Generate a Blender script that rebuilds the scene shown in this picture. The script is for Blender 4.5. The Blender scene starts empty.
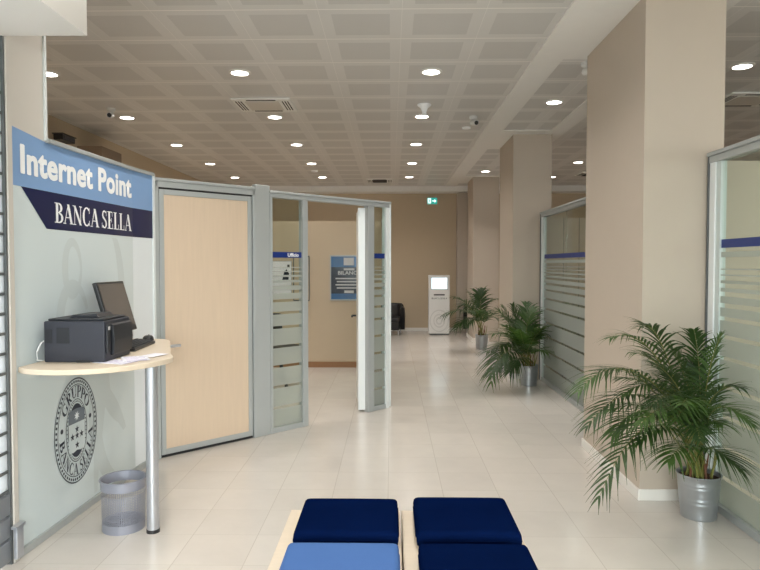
import bpy, bmesh, math, random
from mathutils import Vector, Matrix, Euler
random.seed(7)
S = bpy.context.scene
COL = S.collection
PI = math.pi

# ------------------------------------------------------------------ materials
def srgb(r, g, b):
    f = lambda c: (c/255/12.92) if c/255 <= .04045 else ((c/255+.055)/1.055)**2.4
    return (f(r), f(g), f(b), 1)

def newmat(name):
    m = bpy.data.materials.new(name); m.use_nodes = True
    nt = m.node_tree; nt.nodes.clear()
    out = nt.nodes.new('ShaderNodeOutputMaterial')
    return m, nt, out

def pbr(name, col, rough=.5, metal=0, spec=.5, noise=0, nscale=8, bump=0, bscale=60, stretch=None, sheen=0, rnoise=0):
    m, nt, out = newmat(name)
    b = nt.nodes.new('ShaderNodeBsdfPrincipled')
    b.inputs['Roughness'].default_value = rough
    b.inputs['Metallic'].default_value = metal
    b.inputs['Specular IOR Level'].default_value = spec
    b.inputs['Base Color'].default_value = col
    if sheen: b.inputs['Sheen Weight'].default_value = sheen
    tc = nt.nodes.new('ShaderNodeTexCoord'); mp = nt.nodes.new('ShaderNodeMapping')
    nt.links.new(tc.outputs['Object'], mp.inputs[0])
    if stretch: mp.inputs['Scale'].default_value = stretch
    n = nt.nodes.new('ShaderNodeTexNoise'); n.inputs['Scale'].default_value = nscale
    n.inputs['Detail'].default_value = 5
    nt.links.new(mp.outputs[0], n.inputs['Vector'])
    mx = nt.nodes.new('ShaderNodeMix'); mx.data_type = 'RGBA'
    mx.inputs[6].default_value = tuple(c*(1-noise) for c in col[:3])+(1,)
    mx.inputs[7].default_value = tuple(min(1, c*(1+noise)) for c in col[:3])+(1,)
    nt.links.new(n.outputs[0], mx.inputs[0])
    nt.links.new(mx.outputs[2], b.inputs['Base Color'])
    if bump:
        n2 = nt.nodes.new('ShaderNodeTexNoise'); n2.inputs['Scale'].default_value = bscale
        nt.links.new(mp.outputs[0], n2.inputs['Vector'])
        bp = nt.nodes.new('ShaderNodeBump'); bp.inputs['Strength'].default_value = bump
        bp.inputs['Distance'].default_value = .004
        nt.links.new(n2.outputs[0], bp.inputs['Height']); nt.links.new(bp.outputs[0], b.inputs['Normal'])
    nt.links.new(b.outputs[0], out.inputs[0])
    return m

def emis(name, col, st):
    m, nt, out = newmat(name)
    e = nt.nodes.new('ShaderNodeEmission'); e.inputs[0].default_value = col; e.inputs[1].default_value = st
    nt.links.new(e.outputs[0], out.inputs[0]); return m

def glassmat(name, tint=(.93, .96, .95, 1), k=.9):
    m, nt, out = newmat(name)
    t = nt.nodes.new('ShaderNodeBsdfTransparent'); t.inputs[0].default_value = tint
    g = nt.nodes.new('ShaderNodeBsdfGlossy'); g.inputs['Roughness'].default_value = .02
    ge = nt.nodes.new('ShaderNodeNewGeometry'); dt = nt.nodes.new('ShaderNodeVectorMath'); dt.operation = 'DOT_PRODUCT'
    nt.links.new(ge.outputs['Normal'], dt.inputs[0]); nt.links.new(ge.outputs['Incoming'], dt.inputs[1])
    c5 = M_(nt, 'POWER', M_(nt, 'SUBTRACT', 1, M_(nt, 'ABSOLUTE', dt.outputs['Value'])), 5)
    fr = M_(nt, 'MULTIPLY', M_(nt, 'MULTIPLY_ADD', c5, .96, .04), k)
    mx = nt.nodes.new('ShaderNodeMixShader')
    nt.links.new(fr, mx.inputs[0])
    nt.links.new(t.outputs[0], mx.inputs[1]); nt.links.new(g.outputs[0], mx.inputs[2])
    nt.links.new(mx.outputs[0], out.inputs[0]); return m

def frostmat(name, col, clear=.3):
    m, nt, out = newmat(name)
    t = nt.nodes.new('ShaderNodeBsdfTransparent'); t.inputs[0].default_value = (.9, .95, .92, 1)
    d = nt.nodes.new('ShaderNodeBsdfDiffuse'); d.inputs[0].default_value = col
    l = nt.nodes.new('ShaderNodeBsdfTranslucent'); l.inputs[0].default_value = col
    m1 = nt.nodes.new('ShaderNodeMixShader'); m1.inputs[0].default_value = .5
    m2 = nt.nodes.new('ShaderNodeMixShader'); m2.inputs[0].default_value = 1-clear
    nt.links.new(d.outputs[0], m1.inputs[1]); nt.links.new(l.outputs[0], m1.inputs[2])
    nt.links.new(t.outputs[0], m2.inputs[1]); nt.links.new(m1.outputs[0], m2.inputs[2])
    nt.links.new(m2.outputs[0], out.inputs[0]); return m

def M_(nt, op, a, b=None, c=None):
    n = nt.nodes.new('ShaderNodeMath'); n.operation = op
    for i, v in enumerate((a, b, c)):
        if v is None: continue
        if isinstance(v, (int, float)): n.inputs[i].default_value = v
        else: nt.links.new(v, n.inputs[i])
    return n.outputs[0]

def tiles(name, base, line, sx, sy, ox, oy, wx, wy, rough, inset=None, insetcol=None, spec=.5, var=.04, linebump=.3, nscale=2.5):
    """square tiles from world position: grout lines, optional inner panel"""
    m, nt, out = newmat(name)
    g = nt.nodes.new('ShaderNodeNewGeometry'); s = nt.nodes.new('ShaderNodeSeparateXYZ')
    nt.links.new(g.outputs['Position'], s.inputs[0])
    ux = M_(nt, 'DIVIDE', M_(nt, 'SUBTRACT', s.outputs[0], ox), sx)
    uy = M_(nt, 'DIVIDE', M_(nt, 'SUBTRACT', s.outputs[1], oy), sy)
    fx = M_(nt, 'FRACT', M_(nt, 'ADD', ux, 100)); fy = M_(nt, 'FRACT', M_(nt, 'ADD', uy, 100))
    dx = M_(nt, 'MULTIPLY', M_(nt, 'SUBTRACT', .5, M_(nt, 'ABSOLUTE', M_(nt, 'SUBTRACT', fx, .5))), sx)
    dy = M_(nt, 'MULTIPLY', M_(nt, 'SUBTRACT', .5, M_(nt, 'ABSOLUTE', M_(nt, 'SUBTRACT', fy, .5))), sy)
    lx = M_(nt, 'LESS_THAN', dx, wx); ly = M_(nt, 'LESS_THAN', dy, wy)
    ln = M_(nt, 'MAXIMUM', lx, ly)
    # per tile variation
    cb = nt.nodes.new('ShaderNodeCombineXYZ')
    nt.links.new(M_(nt, 'FLOOR', ux), cb.inputs[0]); nt.links.new(M_(nt, 'FLOOR', uy), cb.inputs[1])
    wn = nt.nodes.new('ShaderNodeTexWhiteNoise'); nt.links.new(cb.outputs[0], wn.inputs[0])
    nz = nt.nodes.new('ShaderNodeTexNoise'); nz.inputs['Scale'].default_value = nscale; nz.inputs['Detail'].default_value = 8
    nz.inputs['Roughness'].default_value = .65
    ad = nt.nodes.new('ShaderNodeVectorMath'); ad.operation = 'MULTIPLY_ADD'
    nt.links.new(wn.outputs[1], ad.inputs[0]); ad.inputs[1].default_value = (20, 20, 20); nt.links.new(g.outputs['Position'], ad.inputs[2])
    nt.links.new(ad.outputs[0], nz.inputs['Vector'])
    v = M_(nt, 'ADD', M_(nt, 'MULTIPLY', M_(nt, 'SUBTRACT', wn.outputs[0], .5), var), M_(nt, 'MULTIPLY', M_(nt, 'SUBTRACT', nz.outputs[0], .5), var*4))
    v = M_(nt, 'ADD', v, 1)
    b0 = nt.nodes.new('ShaderNodeRGB'); b0.outputs[0].default_value = base
    cur = b0.outputs[0]
    if inset:
        i1 = M_(nt, 'GREATER_THAN', dx, inset); i2 = M_(nt, 'GREATER_THAN', dy, inset)
        im = M_(nt, 'MULTIPLY', i1, i2)
        mi = nt.nodes.new('ShaderNodeMix'); mi.data_type = 'RGBA'
        nt.links.new(im, mi.inputs[0]); nt.links.new(cur, mi.inputs[6]); mi.inputs[7].default_value = insetcol
        cur = mi.outputs[2]
    sc = nt.nodes.new('ShaderNodeVectorMath'); sc.operation = 'SCALE'
    nt.links.new(cur, sc.inputs[0]); nt.links.new(v, sc.inputs[3])
    ml = nt.nodes.new('ShaderNodeMix'); ml.data_type = 'RGBA'
    nt.links.new(ln, ml.inputs[0]); nt.links.new(sc.outputs[0], ml.inputs[6]); ml.inputs[7].default_value = line
    b = nt.nodes.new('ShaderNodeBsdfPrincipled')
    b.inputs['Roughness'].default_value = rough; b.inputs['Specular IOR Level'].default_value = spec
    nt.links.new(ml.outputs[2], b.inputs['Base Color'])
    bp = nt.nodes.new('ShaderNodeBump'); bp.inputs['Strength'].default_value = linebump; bp.inputs['Distance'].default_value = .002
    nt.links.new(M_(nt, 'SUBTRACT', 1, ln), bp.inputs['Height']); nt.links.new(bp.outputs[0], b.inputs['Normal'])
    nt.links.new(b.outputs[0], out.inputs[0])
    return m, b, ln, nt

MAT = {}
MAT['floor'], fb, fl_, fnt = tiles('floor_tiles', srgb(208, 201, 193), srgb(188, 180, 170), .395, .395, -.02, .28, .0022, .0012, .17, spec=.5, var=.05)
MAT['ceiling'], cb_, cl_, cnt = tiles('metal_ceiling_tiles', srgb(218, 216, 213), srgb(244, 240, 236), .615, .615, .08, 4.71, .0012, .0075, .36,
                                     inset=.09, insetcol=srgb(203, 201, 198), spec=.55, var=.015)
MAT['plaster'] = pbr('white_plaster', srgb(236, 234, 230), .6, noise=.02)
MAT['tan'] = pbr('taupe_wall_paint', srgb(190, 177, 162), .65, noise=.02, bump=.08, bscale=220)
MAT['tandark'] = pbr('tan_back_wall_paint', srgb(196, 178, 152), .65, noise=.02, bump=.08, bscale=220)
MAT['cream'] = pbr('cream_partition_board', srgb(200, 181, 155), .5, noise=.02)
MAT['base'] = pbr('white_skirting', srgb(232, 228, 222), .4)
MAT['woodbase'] = pbr('oak_skirting', srgb(150, 110, 76), .45, noise=.15, nscale=6, stretch=(1, 1, 12))
MAT['alu'] = pbr('satin_aluminium', srgb(176, 180, 180), .38, metal=.25, noise=.02)
MAT['alubright'] = pbr('bright_white_aluminium', srgb(226, 230, 230), .35, noise=.01)
MAT['aludark'] = pbr('grey_seal', srgb(92, 95, 96), .5)
MAT['blackline'] = pbr('black_gasket', srgb(30, 30, 32), .6)
MAT['birch'] = pbr('pale_birch_veneer', srgb(212, 190, 166), .45, noise=.06, nscale=5, stretch=(9, 9, .6))
MAT['birchtop'] = pbr('pale_birch_laminate', srgb(218, 202, 180), .4, noise=.05, nscale=5, stretch=(2, 10, 10))
MAT['glass'] = glassmat('clear_glass')
MAT['glassgreen'] = glassmat('greenish_glass', (.88, .92, .89, 1), .9)
MAT['frost'] = frostmat('frosted_film', srgb(206, 208, 203), .4)
MAT['frostpanel'] = pbr('frosted_white_panel', srgb(212, 222, 224), .28, noise=.02, nscale=1.5)
MAT['frostlit'] = pbr('frosted_panel_lit_tone', srgb(232, 238, 242), .3, noise=.02)  # frosted panel lightened, painting in the brighter shading of the turned pane
MAT['panelwhite'] = pbr('off_white_glass_panel', srgb(208, 202, 194), .3, noise=.03, nscale=2)
MAT['swirl'] = pbr('pale_grey_ornament', srgb(203, 212, 213), .35)
MAT['skyblue'] = pbr('sky_blue_film', srgb(130, 164, 208), .4, noise=.03, nscale=3)
MAT['navy'] = pbr('navy_blue_film', srgb(14, 23, 70), .35)
MAT['royal'] = pbr('royal_blue_film', srgb(18, 46, 116), .4)
MAT['white'] = pbr('white_lettering', srgb(250, 251, 252), .5)
MAT['ink'] = pbr('crest_dark_ink', srgb(38, 46, 62), .5)
MAT['inkgrey'] = pbr('crest_grey_ink', srgb(112, 122, 132), .5)
MAT['chrome'] = pbr('brushed_steel_tube', srgb(196, 198, 204), .3, metal=.75)
MAT['zinc'] = pbr('galvanised_zinc', srgb(176, 180, 184), .33, metal=.8, noise=.06, nscale=14)
MAT['greymetal'] = pbr('grey_painted_mesh_metal', srgb(150, 152, 164), .4, metal=.3)
MAT['black'] = pbr('black_plastic', srgb(28, 29, 32), .4, noise=.05)
MAT['charcoal'] = pbr('charcoal_printer_plastic', srgb(44, 46, 56), .45, noise=.03)
MAT['charcoal2'] = pbr('dark_printer_plastic', srgb(31, 33, 39), .45)
MAT['screen'] = pbr('dark_glossy_screen', srgb(96, 88, 82), .22, spec=.6)
MAT['leather'] = pbr('black_leather', srgb(24, 24, 27), .42, noise=.1, bump=.2, bscale=90)
MAT['navyfab'] = pbr('navy_velour', (.0016, .0065, .036, 1), .95, noise=.25, nscale=5, bump=.3, bscale=260, spec=0)
MAT['bluefab'] = pbr('bright_blue_fabric', srgb(72, 105, 160), .9, noise=.05, nscale=8, bump=.3, bscale=300, spec=.1)
MAT['leaf'] = pbr('palm_leaf_green', srgb(62, 86, 42), .42, noise=.35, nscale=9, spec=.5)
MAT['leafdark'] = pbr('palm_leaf_dark_green', srgb(40, 60, 34), .42, noise=.35, nscale=9, spec=.5)
MAT['stem'] = pbr('palm_stem', srgb(124, 122, 62), .5, noise=.3, nscale=20)
MAT['stemred'] = pbr('palm_stem_base', srgb(112, 70, 46), .6, noise=.3, nscale=20)
MAT['soil'] = pbr('potting_soil', srgb(64, 38, 28), .9, noise=.4, nscale=60, bump=.8, bscale=80)
MAT['paper'] = pbr('white_paper', srgb(240, 238, 244), .6)
MAT['lilac'] = pbr('lilac_print', srgb(196, 186, 214), .6)
MAT['posterdark'] = pbr('poster_dark_print', srgb(40, 48, 60), .25, noise=.4, nscale=9)
MAT['posterblue'] = pbr('poster_blue_print', srgb(56, 100, 146), .25, noise=.35, nscale=8)
MAT['kiosk'] = pbr('kiosk_white_enamel', srgb(226, 226, 224), .35)
MAT['lightgrey'] = pbr('light_grey_print', srgb(196, 196, 196), .4)
MAT['palegrey'] = pbr('pale_grey_print', srgb(210, 210, 208), .4)
MAT['lamp'] = emis('downlight_glow', (1, .96, .9, 1), 14)
MAT['kscreen'] = emis('kiosk_screen_glow', (.8, .95, 1, 1), 1.6)
MAT['kscreen2'] = emis('kiosk_screen_text', (.45, .62, .72, 1), 1.0)
MAT['exit'] = emis('exit_sign_green', (.03, .38, .3, 1), 1.0)
MAT['exitwhite'] = emis('exit_sign_white', (.75, 1, .95, 1), 1.6)
MAT['poly'] = frostmat('milky_polycarbonate', srgb(236, 240, 244), .15)
MAT['dull'] = pbr('grey_shutter_metal', srgb(140, 144, 150), .4, metal=.4)
MAT['ventdark'] = pbr('vent_slot_dark', srgb(45, 42, 40), .7)
MAT['brown'] = pbr('brown_casing', srgb(132, 112, 92), .6)
MAT['pave'] = pbr('outdoor_paving', srgb(170, 168, 164), .8, noise=.1)

# leaves let a little light through
for k in ('leaf', 'leafdark'):
    nt = MAT[k].node_tree
    out = [n for n in nt.nodes if n.type == 'OUTPUT_MATERIAL'][0]; b = [n for n in nt.nodes if n.type == 'BSDF_PRINCIPLED'][0]
    tr = nt.nodes.new('ShaderNodeBsdfTranslucent'); tr.inputs[0].default_value = srgb(98, 140, 52)
    mx = nt.nodes.new('ShaderNodeMixShader'); mx.inputs[0].default_value = .22
    nt.links.new(b.outputs[0], mx.inputs[1]); nt.links.new(tr.outputs[0], mx.inputs[2]); nt.links.new(mx.outputs[0], out.inputs[0])

# ------------------------------------------------------------------ mesh helpers
class MB:
    def __init__(s): s.v = []; s.f = []
    def box(s, x0, x1, y0, y1, z0, z1):
        n = len(s.v)
        s.v += [(x0,y0,z0),(x1,y0,z0),(x1,y1,z0),(x0,y1,z0),(x0,y0,z1),(x1,y0,z1),(x1,y1,z1),(x0,y1,z1)]
        s.f += [tuple(n+i for i in q) for q in ((0,3,2,1),(4,5,6,7),(0,1,5,4),(1,2,6,5),(2,3,7,6),(3,0,4,7))]
        return s
    def mbox(s, size, mat):
        n = len(s.v); a, b, c = (k/2 for k in size)
        for p in ((-a,-b,-c),(a,-b,-c),(a,b,-c),(-a,b,-c),(-a,-b,c),(a,-b,c),(a,b,c),(-a,b,c)):
            s.v.append(tuple(mat @ Vector(p)))
        s.f += [tuple(n+i for i in q) for q in ((0,3,2,1),(4,5,6,7),(0,1,5,4),(1,2,6,5),(2,3,7,6),(3,0,4,7))]
        return s
    def prism(s, pts, a, b, axis='z'):
        """pts 2D; extruded from a to b along axis. axis y: pts are (x,z)"""
        n = len(s.v); k = len(pts)
        for h in (a, b):
            for p in pts:
                s.v.append({'z': (p[0], p[1], h), 'y': (p[0], h, p[1]), 'x': (h, p[0], p[1])}[axis])
        s.f.append(tuple(n+i for i in range(k))[::-1]); s.f.append(tuple(n+k+i for i in range(k)))
        for i in range(k):
            j = (i+1) % k
            s.f.append((n+i, n+j, n+k+j, n+k+i))
        return s
    def flat(s, pts, y=0):
        n = len(s.v); s.v += [(p[0], y, p[1]) for p in pts]; s.f.append(tuple(range(n, n+len(pts)))); return s
    def lathe(s, prof, c=(0,0,0), n=32, sx=1, sy=1):
        b = len(s.v); k = len(prof)
        for i in range(n):
            a = 2*PI*i/n
            for r, z in prof: s.v.append((c[0]+r*math.cos(a)*sx, c[1]+r*math.sin(a)*sy, c[2]+z))
        for i in range(n):
            j = (i+1) % n
            for q in range(k-1):
                s.f.append((b+i*k+q, b+j*k+q, b+j*k+q+1, b+i*k+q+1))
        return s
    def tube(s, pts, r, n=8, cap=True):
        pts = [Vector(p) for p in pts]; b = len(s.v); k = len(pts)
        rs = r if isinstance(r, (list, tuple)) else [r]*k
        up = Vector((0,0,1))
        for i, p in enumerate(pts):
            d = (pts[min(i+1, k-1)]-pts[max(i-1, 0)]).normalized()
            u = d.cross(up)
            if u.length < .05: u = d.cross(Vector((1,0,0)))
            u.normalize(); w = u.cross(d)
            for j in range(n):
                a = 2*PI*j/n; s.v.append(tuple(p + (u*math.cos(a)+w*math.sin(a))*rs[i]))
        for i in range(k-1):
            for j in range(n):
                q = (j+1) % n
                s.f.append((b+i*n+j, b+i*n+q, b+(i+1)*n+q, b+(i+1)*n+j))
        if cap:
            s.f.append(tuple(b+j for j in range(n))[::-1]); s.f.append(tuple(b+(k-1)*n+j for j in range(n)))
        return s
    def build(s, name, mat, parent=None, smooth=False, bevel=0, seg=2, kind=None, label=None, subsurf=0, recalc=True):
        me = bpy.data.meshes.new(name); me.from_pydata(s.v, [], s.f)
        if recalc:
            bm = bmesh.new(); bm.from_mesh(me); bmesh.ops.recalc_face_normals(bm, faces=bm.faces); bm.to_mesh(me); bm.free()
        me.materials.append(MAT[mat] if isinstance(mat, str) else mat)
        o = bpy.data.objects.new(name, me); COL.objects.link(o)
        if parent: o.parent = parent
        if smooth:
            for p in me.polygons: p.use_smooth = True
            me.set_sharp_from_angle(angle=math.radians(40)) if hasattr(me, 'set_sharp_from_angle') else None
        if bevel:
            m = o.modifiers.new('bevel', 'BEVEL'); m.width = bevel; m.segments = seg; m.limit_method = 'ANGLE'
        if subsurf:
            m = o.modifiers.new('ss', 'SUBSURF'); m.levels = m.render_levels = subsurf
        if kind: o['kind'] = kind
        if label: o['label'] = label
        return o

def thing(name, label, cat, loc=(0,0,0), rz=0, group=None, kind=None):
    o = bpy.data.objects.new(name, None); COL.objects.link(o); o.empty_display_size = .1
    o.location = loc; o.rotation_euler = (0, 0, rz)
    if kind: o['kind'] = kind
    else: o['label'] = label; o['category'] = cat
    if group: o['group'] = group
    return o
def tag(o, label, cat, group=None):
    o['label'] = label; o['category'] = cat
    if group: o['group'] = group
    return o
def copy_tree(o, parent=None):
    c = o.copy(); COL.objects.link(c)
    if parent: c.parent = parent
    for ch in list(o.children): copy_tree(ch, c)
    return c
def B(x0,x1,y0,y1,z0,z1): return MB().box(x0,x1,y0,y1,z0,z1)
def struct(name, mb, mat, **k): return mb.build(name, mat, kind='structure', **k)

# ------------------------------------------------------------------ camera geometry
F_, H_ = 640.0, 1.65
TH, YA = math.atan(21/F_), math.atan(11/F_)
cam_d = bpy.data.cameras.new('camera'); cam = bpy.data.objects.new('camera', cam_d); COL.objects.link(cam)
cam_d.sensor_fit = 'HORIZONTAL'; cam_d.sensor_width = 36; cam_d.lens = F_/760*36; cam_d.clip_start = .05
cam.location = (0, 0, H_); cam.rotation_euler = (PI/2-TH, 0, YA); S.camera = cam
_fw = Vector((-math.sin(YA)*math.cos(TH), math.cos(YA)*math.cos(TH), -math.sin(TH)))
_rt = Vector((math.cos(YA), math.sin(YA), 0)); _up = _rt.cross(_fw)
def at(x, y, Y):
    """world point at depth Y whose sight line was measured at pixel x, y"""
    d = _fw + _rt*((x-380)/F_) - _up*((y-285)/F_)
    return Vector((0, 0, H_)) + d*(Y/d.y)

# ------------------------------------------------------------------ lettering
def text_mesh(name, body, w, h, x, z, mat, parent, y=-.003, bold=.02, spacing=1.0, fat=0):
    c = bpy.data.curves.new(name, 'FONT'); c.body = body; c.size = 1; c.offset = bold; c.space_character = spacing
    o = bpy.data.objects.new(name, c); COL.objects.link(o)
    bpy.context.view_layer.update()
    me = bpy.data.meshes.new_from_object(o.evaluated_get(bpy.context.evaluated_depsgraph_get()))
    bpy.data.objects.remove(o); bpy.data.curves.remove(c)
    xs = [v.co.x for v in me.vertices]; ys = [v.co.y for v in me.vertices]
    x0, x1, y0, y1 = min(xs), max(xs), min(ys), max(ys)
    for v in me.vertices:
        v.co = Vector((x+(v.co.x-x0)/(x1-x0)*w, y, z+(v.co.y-y0)/(y1-y0)*h))
    if fat:
        bm = bmesh.new(); bm.from_mesh(me); geo = list(bm.verts)+list(bm.edges)+list(bm.faces)
        for k in range(8):
            r = bmesh.ops.duplicate(bm, geom=geo); a = k*PI/4
            bmesh.ops.translate(bm, verts=[g for g in r['geom'] if isinstance(g, bmesh.types.BMVert)], vec=(fat*math.cos(a), -.00012*(k+1), fat*.7*math.sin(a)))
        bm.to_mesh(me); bm.free()
    me.name = name; me.materials.clear(); me.materials.append(MAT[mat])
    ob = bpy.data.objects.new(name, me); COL.objects.link(ob); ob.parent = parent
    return ob

T, t_ = .185, .075
def rc(x0, y0, x1, y1): return [(x0,y0),(x1,y0),(x1,y1),(x0,y1)]
def dg(x0, y0, x1, y1, w): return [(x0-w/2,y0),(x0+w/2,y0),(x1+w/2,y1),(x1-w/2,y1)]
def arc(cx, cy, rx, ry, a0, a1, n=14, tk=T, tn=t_):
    P = []
    for i in range(n):
        q = []
        for a in (a0+(a1-a0)*i/n, a0+(a1-a0)*(i+1)/n):
            a = math.radians(a); w = tn+(tk-tn)*abs(math.cos(a))**1.4
            q.append(((cx+rx*math.cos(a), cy+ry*math.sin(a)), (cx+(rx-w)*math.cos(a), cy+(ry-min(w, tn*1.4+.0*w))*math.sin(a))))
        P.append([q[0][0], q[1][0], q[1][1], q[0][1]])
    return P
def sf(xc, y, w=.3): return rc(xc-w/2, y, xc+w/2, y+.045)
G = {
 'B': (.70, [rc(.10,0,.10+T,1), rc(0,0,.38,.05), rc(0,.95,.36,1), rc(.2,.49,.38,.54)] + arc(.34,.755,.28,.245,-90,90) + arc(.36,.26,.33,.26,-90,90)),
 'A': (.80, [dg(.10,0,.40,1,.06), dg(.40,1,.68,0,.19), rc(.2,.3,.55,.35), sf(.10,0,.24), sf(.68,0,.32)]),
 'N': (.84, [rc(.12,0,.175,1), dg(.14,1,.68,0,.19), rc(.65,0,.705,1), sf(.14,0,.26), sf(.10,.955,.24), sf(.68,.955,.26)]),
 'C': (.76, arc(.40,.5,.38,.52,48,312) + [rc(.62,.68,.665,.98), rc(.62,.02,.665,.3)]),
 'S': (.60, arc(.28,.745,.23,.265,40,250,tk=.13) + arc(.28,.26,.26,.27,-150,90,tk=.15) + [[(.08,.64),(.16,.72),(.50,.42),(.42,.30)], rc(.46,.70,.5,1), rc(.02,.0,.06,.30)]),
 'E': (.66, [rc(.10,0,.10+T,1), rc(0,0,.56,.05), rc(0,.95,.54,1), rc(.2,.48,.42,.53), rc(.50,.72,.54,1), rc(.54,0,.58,.28), rc(.40,.38,.44,.63)]),
 'L': (.64, [rc(.10,0,.10+T,1), rc(0,0,.56,.05), sf(.185,.955,.36), rc(.53,0,.58,.3)]),
 'G': (.82, arc(.40,.5,.38,.52,48,300) + [rc(.62,.70,.665,.98), rc(.56,.0,.72,.42), sf(.64,.40,.3)]),
 'R': (.76, [rc(.10,0,.10+T,1), sf(.185,0,.36), rc(0,.95,.36,1), rc(.2,.48,.38,.53), dg(.62,0,.34,.5,.18), sf(.66,0,.2)] + arc(.34,.74,.28,.26,-90,90)),
 'U': (.80, [rc(.10,.3,.10+T,1), rc(.62,.3,.675,1), sf(.185,.955,.36), sf(.65,.955,.26)] + arc(.39,.32,.287,.33,180,360,tk=.12)),
 'P': (.66, [rc(.10,0,.10+T,1), sf(.185,0,.36), rc(0,.95,.36,1), rc(.2,.44,.36,.49)] + arc(.34,.72,.28,.28,-90,90)),
 'O': (.80, arc(.38,.5,.38,.52,0,360,n=24)),
 ' ': (.30, []),
}
def serif(text):
    x = 0; P = []
    for ch in text:
        w, ps = G[ch]
        for p in ps: P.append([(x+a, b) for a, b in p])
        x += w
    return P, x-.06
def serif_mesh(name, text, x, z, w, h, mat, parent, y=-.003):
    P, W = serif(text); m = MB()
    for p in P: m.flat([(x+a/W*w, z+b*h) for a, b in p], y)
    return m.build(name, mat, parent)

# =================================================================== SETTING
XL, XR, YF, YB, ZC = -4.24, 6.6, 15.75, -2.2, 3.5
struct('floor', B(XL, XR, YB, YF, -.1, 0), 'floor')
struct('ground', B(-14, 16, -16, YB, -.14, -.04), 'pave')
struct('ground', B(-9, XL, YB, 5, -.14, -.04), 'pave')
struct('ceiling', B(XL, XR, YB, YF, ZC, ZC+.12), 'ceiling')
struct('wall_far', B(XL-.2, XR+.2, YF, YF+.2, 0, ZC), 'tandark')
struct('wall_left', B(XL-.2, XL, 3.35, YF, 0, ZC), 'tandark')
struct('wall_right', B(XR, XR+.2, YB, YF, 0, ZC), 'tandark')
struct('wall_entrance_left', B(XL, -2.2, 3.35, 3.45, 0, ZC), 'tandark')
# entrance side: shop front behind the camera, wide glazed openings, unseen low header added to shade the pillar tops
w = MB().box(-2.4, XR, YB-.15, YB, 2.65, ZC).box(-2.4, -2.15, YB-.15, YB, 0, 2.65).box(2.1, 2.4, YB-.15, YB, 0, 2.65).box(XR-.2, XR, YB-.15, YB, 0, 2.65)
struct('wall_shop_front', w, 'plaster')
struct('wall_entrance_side', B(-2.4, -2.2, YB, 2.2, 0, ZC), 'plaster')
for i, (a, b) in enumerate(((-2.15, 2.1), (2.4, XR-.2))):
    wn = thing('window_%d' % (i+1), '', '', kind='structure')
    m = MB()
    for x in (a, (a+b)/2-.03, b-.06): m.box(x, x+.06, YB-.11, YB-.04, 0, 2.65)
    m.box(a, b, YB-.11, YB-.04, 0, .08).box(a, b, YB-.11, YB-.04, 2.57, 2.65)
    m.build('window_frame', 'alu', wn)
    B(a, b, YB-.08, YB-.07, .08, 2.57).build('pane', 'glass', wn)
# header box above the shutter
struct('trim_1', B(-2.35, -1.625, .4, 3.435, 2.87, ZC), 'base')
# pillars (left face 1.72, front faces as seen)
PX0, PX1 = 1.738, 2.282
pill = [(4.456, 5.76, 'near'), (9.18, 10.3, 'middle'), (13.6, 14.6, 'far')]
for y0, y1, nm in pill:
    struct('wall_pillar_%s' % nm, B(PX0, PX1, y0, y1, 0, ZC), 'tan')
    m = MB().box(PX0-.014, PX0, y0-.014, y1+.014, 0, .078).box(PX0, PX1-.2, y0-.014, y0, 0, .078).box(PX0, PX1, y1, y1+.014, 0, .078)
    struct('baseboard_%s_pillar' % nm, m, 'base', bevel=.003)
struct('baseboard_far', B(XL, XR, YF-.015, YF, 0, .08), 'base')
struct('trim_2', B(1.60, 1.86, YF-.22, YF, 0, 3.36), 'tan')      # pilaster on the back wall
struct('trim_3', B(XL, XR, YF-.5, YF, 3.37, ZC), 'plaster')       # dropped edge at the back
struct('trim_4', B(XL, XL+.34, 8.62, 9.25, 0, 3.24), 'brown')      # boxed duct on the left wall
# plaster bands of the ceiling
m = MB().box(1.28, 1.545, YB, YF-.5, 3.488, ZC).box(2.2, 2.44, YB, YF-.5, 3.488, ZC)
for a, b in ((4.4, 5.84), (8.93, 10.35), (13.5, 14.7), (.2, 1.6)): m.box(1.545, 2.2, a, b, 3.488, ZC)
struct('trim_5', m, 'plaster')
# low partition walls of the offices
struct('wall_office_back', B(XL, -.16, 10.17, 10.25, 0, 2.33), 'cream')
struct('baseboard_office', B(XL, -.16, 10.155, 10.17, 0, .09), 'woodbase')
struct('wall_right_front_office', B(PX1, XR, 4.47, 4.55, 0, 2.36), 'tan')
m = B(PX1, XR, 9.2, 9.28, 0, 2.31)
struct('wall_right_middle_office', m, 'tan')
m = MB()
for x in (2.46, 2.68, 3.3, 3.92): m.box(x, x+.008, 9.194, 9.2, 0, 2.31)
struct('trim_6', m, 'aludark')

# =================================================================== PARTITIONS
ZT = 2.39
def seg(P0, P1, name, label, group=None, kind=None):
    d = Vector(P1)-Vector(P0)
    return thing(name, label, 'glass partition', (P0[0], P0[1], 0), math.atan2(d.y, d.x), group, kind), d.length
GAPS = [1.60, 1.56, 1.51, 1.455, 1.38, 1.29, 1.17, 1.03, .84, .645, .445, .24]
def frost(m, x0, x1, y, top=1.62, bot=.055, k=1.0):
    z = top
    for i, g in enumerate(GAPS):
        if i < 5: m.box(x0, x1, y, y+.001, g+.012, z) if z-g > .014 else None; z = g-.018
        else: m.box(x0, x1, y, y+.001, g+.013, z); z = g-.013
    m.box(x0, x1, y, y+.001, bot, z)
    return m

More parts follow.
